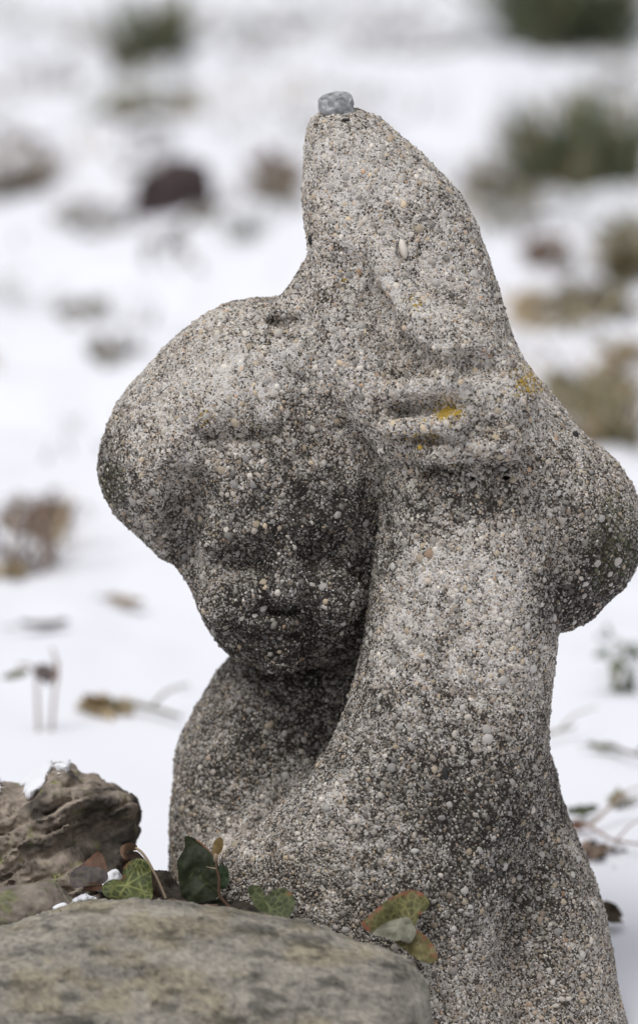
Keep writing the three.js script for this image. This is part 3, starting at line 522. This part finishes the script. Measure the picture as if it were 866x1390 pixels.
  part('folded_underside', blade(Z2([[556, 290], [596, 256], [640, 238], [686, 230], [702, 252], [716, 278], [712, 300], [690, 326], [664, 314], [634, 318], [604, 304], [580, 300]]), (x, y) => 206 - 0.2 * (1275 - y), (x, y) => { const w = Math.min(Math.abs((y - 1258) + 0.15 * (x - 540)), Math.abs((x - 549) - 0.5 * (y - 1258)), Math.abs((x - 535) + 0.6 * (y - 1262))), v = 1 + 0.6 * fbm(x / 9, y / 9, 4, 4) + 0.3 * clamp(1 - w / 1.6); return [0.20 * v, 0.195 * v, 0.145 * v]; }, b), leafMat, o);
  part('leaf_lobe', blade(Z2([[636, 318], [690, 322], [712, 300], [716, 275], [742, 292], [772, 322], [796, 380], [765, 400], [722, 385], [680, 355]]), (x, y) => 204 - 0.25 * (1290 - y) - 0.2 * Math.abs(x - 568), veined(V2([[715, 290, 750, 390], [725, 320, 690, 345]]), [0.13, 0.11, 0.045], [0.28, 0.25, 0.12], 3, Z2([[716, 280], [750, 300], [775, 335], [785, 370]]).map(p => [...p, 6]), red), b), leafMat, o);
  b = place(240, 1190, 0);
  o = thing('dry_stalk', 'thin pale dry grass stalk along the left edge of the statue', 'grass stalk', b);
  part('stalk', stalk([[236, 1070, -120], [232, 1100, -110], [231, 1130, -90], [235, 1160, -60], [242, 1195, -20]].map(p => place(...p).sub(b)), 0.5 * UNIT, 1.2 * UNIT), mat({ color: new THREE.Color(0.15, 0.115, 0.08) }), o);
}

// ------------------------------------------------------------------ what pokes through the snow behind
const RGB = (c) => new THREE.Color(c[0], c[1], c[2]);
const plantMats = {};
const plantMat = () => plantMats.a ??= new THREE.MeshStandardMaterial({ vertexColors: true, roughness: 0.8, side: THREE.DoubleSide });
function strips(list) {                      // list of { p: [Vector3 ...], w: [..], c, side } -> one geometry of ribbon blades
  const pos = [], col = [], idx = [];
  for (const { p, w, c, side } of list) {
    const o = pos.length / 3;
    p.forEach((q, i) => { const s = side, t = 0.25 * w[i]; pos.push(q.x - s.x * w[i], q.y - s.y * w[i], q.z - s.z * w[i], q.x, q.y + t, q.z + t, q.x + s.x * w[i], q.y + s.y * w[i], q.z + s.z * w[i]); for (let k = 0; k < 3; k++) col.push(...c); });
    for (let i = 0; i < p.length - 1; i++) for (let k = 0; k < 2; k++) { const a = o + i * 3 + k; idx.push(a, a + 1, a + 3, a + 1, a + 4, a + 3); }
  }
  const g = new THREE.BufferGeometry(); g.setAttribute('position', new THREE.Float32BufferAttribute(pos, 3)); g.setAttribute('color', new THREE.Float32BufferAttribute(col, 3)); g.setIndex(idx); g.computeVertexNormals(); return g;
}
function bladeAt(x, y, z, len, wid, lean, droop, c) {
  const a = rnd() * 6.283, p = [], w = [], dx = Math.cos(a), dz = Math.sin(a);
  for (let i = 0; i <= 5; i++) { const t = i / 5; p.push(new THREE.Vector3(x + dx * len * lean * (t + droop * t * t), y + len * (t * Math.sqrt(Math.max(0.05, 1 - lean * lean * 0.7)) - droop * 0.45 * t * t), z + dz * len * lean * (t + droop * t * t))); w.push(wid * Math.sqrt(Math.max(0, 1 - t)) * (0.5 + 0.5 * Math.min(1, t * 4))); }
  return { p, w, c, side: new THREE.Vector3(-dz, 0, dx) };
}
function tuft(label, px, py, wpx, hpx, n, tones, lean = 0.5, droop = 0.5, wid = 0.03, name = 'grass_tuft', category = 'grass tuft') {
  const b = onGround(px, py), u = b.u, o = thing(name, label, category, new THREE.Vector3(b.x, b.y, b.z)), L = hpx * u * 1.55, W = wpx * u / 2, live = [], dead = [];
  n = Math.round(n * 0.62);
  for (let i = 0; i < n; i++) {
    const a = rnd() * 6.283, r = Math.sqrt(rnd()) * 1.1, x = W * 0.8 * r * Math.cos(a), z = W * 0.5 * r * Math.sin(a), t = tones[(rnd() * tones.length) | 0], v = rr(0.7, 1.3);
    (i % 3 ? live : dead).push(bladeAt(x, snowHeight(b.x + x, b.z + z) - b.y - 0.004, z, L * rr(0.45, 1.05), L * wid * rr(0.7, 1.4), lean * rr(0.4, 1.4), droop * rr(0.3, 1.4), t.map(q => q * v)));
  }
  for (const [nm, l] of [['blades', live], ['dry_blades', dead]]) { const m = part(nm, strips(l), plantMat(), o); m.userData.kind = 'stuff'; }
  return o;
}
function groundLeaf(label, px, py, lpx, wpx, ang, tilt, c, name = 'fallen_leaf') {
  const b = onGround(px, py), u = b.u, o = thing(name, label, 'leaf', new THREE.Vector3(b.x, b.y, b.z)), g = new THREE.PlaneGeometry(2, 2, 20, 10), a = g.attributes.position, L = lpx * u / 2, W = wpx * u / 2, col = [];
  const k = rr(0.6, 1.3);
  for (let i = 0; i < a.count; i++) { const t = a.getX(i), s = a.getY(i), w = Math.max(0, 1 - t * t) ** 0.6 * (0.85 + 0.15 * Math.cos(t * 9)); const v = 0.8 + 0.5 * fbm(t * 3 + px, s * 3, 1, 3) - 0.0; a.setXYZ(i, t * L, 0.35 * W * s * s * k + 0.16 * L * t * t + 0.05 * L * noise(t * 3, s * 2, px), s * w * W); col.push(c[0] * v, c[1] * v, c[2] * v); }
  g.setAttribute('color', new THREE.Float32BufferAttribute(col, 3)); g.computeVertexNormals();
  const m = part('leaf_blade', g, plantMat(), o); m.rotation.set(tilt, ang, 0, 'YXZ'); m.position.y = W * Math.abs(Math.sin(tilt)) * 0.8 + 0.002;
  const st = part('stalk', stalk([[-1, 0], [-1.3, 0.05], [-1.6, 0.02]].map(([x, y]) => new THREE.Vector3(x * L, y * L, 0)), L * 0.035), brownMat, o); st.rotation.copy(m.rotation); st.position.copy(m.position);
  return o;
}
function twig(label, pts, r, c, lift = 0.006) {
  const P = pts.map(([x, y, h]) => { const p = onGround(x, y); return new THREE.Vector3(p.x, p.y + (h ?? lift), p.z); }), b = P[0].clone(), o = thing('twig', label, 'twig', b);
  part('stick', stalk(P.map(p => p.clone().sub(b)), r, r * 0.6), mat({ color: RGB(c) }), o); 
  const q = P[Math.floor(P.length / 2)].clone().sub(b); part('side_shoot', stalk([q, q.clone().add(new THREE.Vector3(0.008, 0.007, -0.004)), q.clone().add(new THREE.Vector3(0.019, 0.010, -0.008))], r * 0.6, r * 0.3), mat({ color: RGB(c) }), o);
}
const OLIVE = [0.17, 0.17, 0.085], DRAB = [0.2, 0.175, 0.11], GREEN = [0.11, 0.145, 0.08], STRAW = [0.42, 0.33, 0.2], BROWN = [0.2, 0.14, 0.10], GREY = [0.26, 0.24, 0.21];
tuft('olive-brown grass tuft in snow near the top left corner', 205, 80, 120, 90, 240, [OLIVE, DRAB, DRAB, GREEN], 0.5, 0.45);
tuft('pale olive flattened grass tuft below the top left tuft', 205, 172, 130, 42, 260, [OLIVE, OLIVE, DRAB, STRAW], 0.8, 0.6);
tuft('large drooping olive evergreen clump at the top right edge', 778, 66, 200, 120, 420, [OLIVE, DRAB, GREEN, GREEN], 0.6, 0.5, 0.04);
tuft('broad dark green grass clump right of the statue tip', 790, 258, 190, 110, 420, [GREEN, GREEN, OLIVE, STRAW], 0.4, 0.3, 0.03);
tuft('low grey-brown dead grass left of the broad green clump', 690, 262, 120, 30, 130, [DRAB, GREY, BROWN], 0.9, 0.7);
tuft('olive and brown grass tuft at the right edge below the green clump', 848, 375, 70, 75, 150, [OLIVE, DRAB, STRAW], 0.6, 0.5);
tuft('grey-green low grass at the right edge above the elbow', 850, 432, 90, 40, 80, [GREEN, GREY], 0.8, 0.6);
tuft('straw and olive grass behind the raised elbow', 818, 600, 110, 80, 190, [STRAW, OLIVE, DRAB, STRAW], 0.5, 0.4);
tuft('brown dead stems behind the forearm slope', 768, 560, 70, 36, 80, [BROWN, DRAB, OLIVE], 0.8, 0.5);
tuft('grey-brown tuft half buried at the left edge', 22, 262, 90, 60, 140, [DRAB, BROWN, GREY], 0.7, 0.6);
tuft('small olive tuft left of the statue neck of the raised arm', 335, 370, 56, 34, 90, [OLIVE, GREEN, DRAB], 0.7, 0.5);
tuft('brown dry tuft just left of the statue tip', 366, 258, 56, 50, 100, [BROWN, DRAB, STRAW], 0.6, 0.5);
tuft('reddish brown twiggy weed at the left edge', 38, 770, 100, 92, 70, [[0.16, 0.10, 0.085], [0.12, 0.08, 0.07], STRAW], 0.7, 0.4, 0.022, 'dry_weed', 'weed');
tuft('sparse grey weed right of the reddish weed', 78, 738, 60, 60, 26, [[0.2, 0.15, 0.13], STRAW], 0.6, 0.4, 0.02, 'dry_weed', 'weed');
tuft('faint grey-green sprig behind the statue head', 188, 452, 44, 40, 40, [GREEN, GREY, STRAW], 0.6, 0.5);
tuft('tiny grey sprig at mid left of the snow', 112, 432, 40, 26, 34, [GREY, DRAB], 0.7, 0.5);
tuft('low grey-green sprig between left edge and head', 96, 548, 44, 24, 40, [GREY, GREEN], 0.8, 0.5);
tuft('tiny green sprig left of the statue chin', 246, 940, 30, 18, 26, [GREEN, GREY], 0.7, 0.5);
tuft('bluish green upright sprig right of the column', 846, 938, 44, 46, 34, [[0.09, 0.11, 0.09], OLIVE], 0.5, 0.4, 0.05);
tuft('grey-green flattened grass by the right edge beside the twig', 838, 1172, 60, 18, 40, [GREEN, GREY], 0.9, 0.6);
{
  const c = onGround(238, 285), o = thing('dark_stone', 'dark maroon-brown stone half buried in snow', 'rock', new THREE.Vector3(c.x, c.y, c.z)), g = new THREE.IcosahedronGeometry(1, 12), a = g.attributes.position, R = 56 * c.u, col = [];
  for (let i = 0; i < a.count; i++) { const x = a.getX(i), y = a.getY(i), z = a.getZ(i), s = 1 + 0.6 * fbm(x * 1.4 + 2, y * 1.4, z * 1.4, 4), v = 0.85 + 0.6 * fbm(x * 4, y * 4, z * 4, 3); a.setXYZ(i, x * s * R * 1.05, y * s * R * 0.9, z * s * R * 0.9); col.push(0.062 * v, 0.040 * v, 0.040 * v); }
  g.setAttribute('color', new THREE.Float32BufferAttribute(col, 3)); g.computeVertexNormals(); const m = part('stone', g, mat({ vertexColors: true, roughness: 0.8 }), o); m.position.y = R * 0.35;
}
groundLeaf('russet brown fallen leaf on snow right of the raised arm', 745, 345, 56, 34, 0.5, 0.5, [0.24, 0.13, 0.06]);
groundLeaf('tan curled leaf on snow left of the statue cheek', 172, 826, 62, 20, -0.55, 0.5, [0.32, 0.23, 0.13]);
groundLeaf('grey-brown flat leaf above the dry weed stems', 60, 858, 66, 22, 0.1, 0.3, [0.12, 0.10, 0.085]);
groundLeaf('olive-brown curled leaf with long stalk above the layered rock', 128, 974, 34, 40, 2.9, 0.8, [0.20, 0.13, 0.045]);
groundLeaf('olive green leaf on snow right of the column', 818, 1024, 46, 16, -0.4, 0.5, [0.13, 0.13, 0.04]);
groundLeaf('green leaf on snow beside the statue back', 788, 1112, 50, 20, 0.4, 0.6, [0.08, 0.10, 0.05]);
groundLeaf('reddish brown leaf tucked beside the statue back', 782, 1132, 34, 22, 0.2, 0.4, [0.22, 0.10, 0.06]);
groundLeaf('dark brown leaf at the lower right of the statue', 822, 1262, 44, 46, 1.3, 0.7, [0.09, 0.065, 0.04]);
twig('thin grey-green stick lying right of the curled brown leaf', [[132, 972], [170, 970], [205, 976], [245, 988]], 0.0016, [0.17, 0.15, 0.09]);
twig('thin brown stick leaving the frame at the right edge', [[822, 1026], [842, 1034], [862, 1040], [890, 1046]], 0.0012, [0.14, 0.12, 0.09]);
twig('pinkish brown twig running to the lower right edge', [[782, 1130], [805, 1142], [835, 1158], [880, 1164]], 0.0009, [0.34, 0.25, 0.2]);
twig('faint pale twig rising right of the pinkish twig', [[800, 1132, 0.004], [822, 1122, 0.008], [850, 1110, 0.012]], 0.001, [0.36, 0.28, 0.2]);
twig('short tan twig close to the right side of the column', [[740, 1012], [758, 1008], [780, 1002]], 0.0011, [0.32, 0.28, 0.2]);
{
  const b = onGround(64, 992), o = thing('dry_plant', 'dry plant with two upright tan stems and a dark withered leaf', 'plant', new THREE.Vector3(b.x, b.y, b.z)), u = b.u, q = (x, y) => new THREE.Vector3((x - 64) * u, (992 - y) * u * 1.02, 0);
  part('stem', stalk([q(53, 994), q(52, 950), q(50, 915), q(42, 901), q(26, 900)], 0.0010, 0.0006), tanMat, o);
  part('stem', stalk([q(70, 994), q(74, 950), q(78, 912), q(76, 890), q(73, 878)], 0.0010, 0.0006), tanMat, o);
  const lf = (w, h, x, y, c, r) => { const g = new THREE.SphereGeometry(1, 12, 8), m = part('withered_leaf', g, mat({ color: RGB(c) }), o); const a = g.attributes.position; for (let i = 0; i < a.count; i++) { const s = 1 + 0.5 * noise(a.getX(i) * 2 + x, a.getY(i) * 2, a.getZ(i) * 2); a.setXYZ(i, a.getX(i) * s, a.getY(i) * s, a.getZ(i) * s * 0.5 + 0.4 * a.getX(i) ** 2); } g.computeVertexNormals(); m.position.copy(q(x, y)); m.scale.set(w * u, h * u, w * u * 0.5); m.rotation.z = r; };
  lf(12, 13, 62, 913, [0.15, 0.12, 0.115], 0.3); lf(15, 6, 25, 914, [0.15, 0.14, 0.07], 0.3); lf(4, 16, 78, 912, [0.26, 0.12, 0.06], -0.1);
}
{ // crumbled leaves and bits of stem lying in and on the snow
  const list = [];
  for (const [px, py, rx, ry, n, t] of [[690, 250, 70, 40, 150, DRAB], [650, 262, 40, 18, 60, GREY], [128, 300, 60, 22, 60, GREY], [25, 235, 60, 34, 110, BROWN], [372, 236, 40, 34, 90, BROWN], [700, 300, 60, 20, 50, GREY], [110, 425, 40, 20, 40, GREY], [560, 60, 130, 30, 70, GREY], [330, 60, 90, 30, 50, GREY], [60, 110, 60, 24, 50, GREY], [800, 420, 70, 40, 120, DRAB], [850, 340, 50, 60, 120, DRAB], [715, 420, 36, 26, 60, STRAW], [740, 350, 36, 24, 60, BROWN], [55, 705, 70, 36, 110, BROWN], [15, 780, 30, 12, 30, STRAW], [800, 545, 80, 40, 170, DRAB], [845, 500, 40, 40, 70, STRAW], [200, 160, 90, 26, 90, OLIVE], [205, 215, 60, 16, 40, GREY], [250, 350, 70, 30, 50, GREY], [820, 130, 70, 14, 50, GREY], [520, 20, 80, 16, 40, GREY], [150, 480, 40, 20, 30, GREY], [842, 890, 24, 30, 14, GREEN], [150, 965, 50, 12, 40, STRAW], [800, 1160, 50, 12, 22, BROWN], [840, 1090, 30, 10, 8, DRAB], [700, 190, 40, 20, 40, GREY], [400, 30, 80, 20, 40, GREY]])
    for (let k = 0; k < n * 1.5; k++) {
      const a = rnd() * 6.283, r = Math.sqrt(rnd()) * (0.6 + 0.4 * rnd()), g = onGround(px + rx * r * Math.cos(a), py + ry * r * Math.sin(a)), q = rnd() * 6.283, l = py < 620 ? rr(0.004, 0.015) : rr(0.003, 0.010), v = rr(0.7, 1.3), dx = Math.cos(q) * l, dz = Math.sin(q) * l;
      list.push({ p: [0, 1, 2, 3].map(i => new THREE.Vector3(g.x + dx * i / 3, g.y + 0.001 + l * 0.35 * Math.sin(i + k) * (i % 2) + rr(0, 0.003), g.z + dz * i / 3)), w: [0.0004, l * 0.3, l * 0.26, 0.0003], c: t.map(c => c * v), side: new THREE.Vector3(-Math.sin(q), 0.4, Math.cos(q)) });
    }
  const m = part('leaf_litter', strips(list), plantMat(), scene); m.userData = { kind: 'stuff', label: 'crumbled brown leaf litter scattered in the snow', category: 'leaf litter' };
}
{ // thin stubble showing through the snow farther back
  const list = [];
  for (let k = 0; k < 120; k++) {
    const x = rr(-0.42, 0.42), z = rr(-3.1, -0.9), n = 10 + (rnd() * 30 | 0), t = [OLIVE, DRAB, GREY, STRAW, GREEN][(rnd() * 5) | 0];
    for (let i = 0; i < n; i++) { const bx = x + rr(-0.05, 0.05), bz = z + rr(-0.04, 0.04), v = rr(0.7, 1.3); list.push(bladeAt(bx, snowHeight(bx, bz) - 0.003, bz, rr(0.012, 0.035), 0.0012, rr(0.3, 1), rr(0.2, 0.7), t.map(q => q * v))); }
  }
  const m = part('grass_stubble', strips(list), plantMat(), scene); m.userData = { kind: 'stuff', label: 'thin dead grass stubble poking through the snow', category: 'grass' };
}

renderer.render(scene, camera);
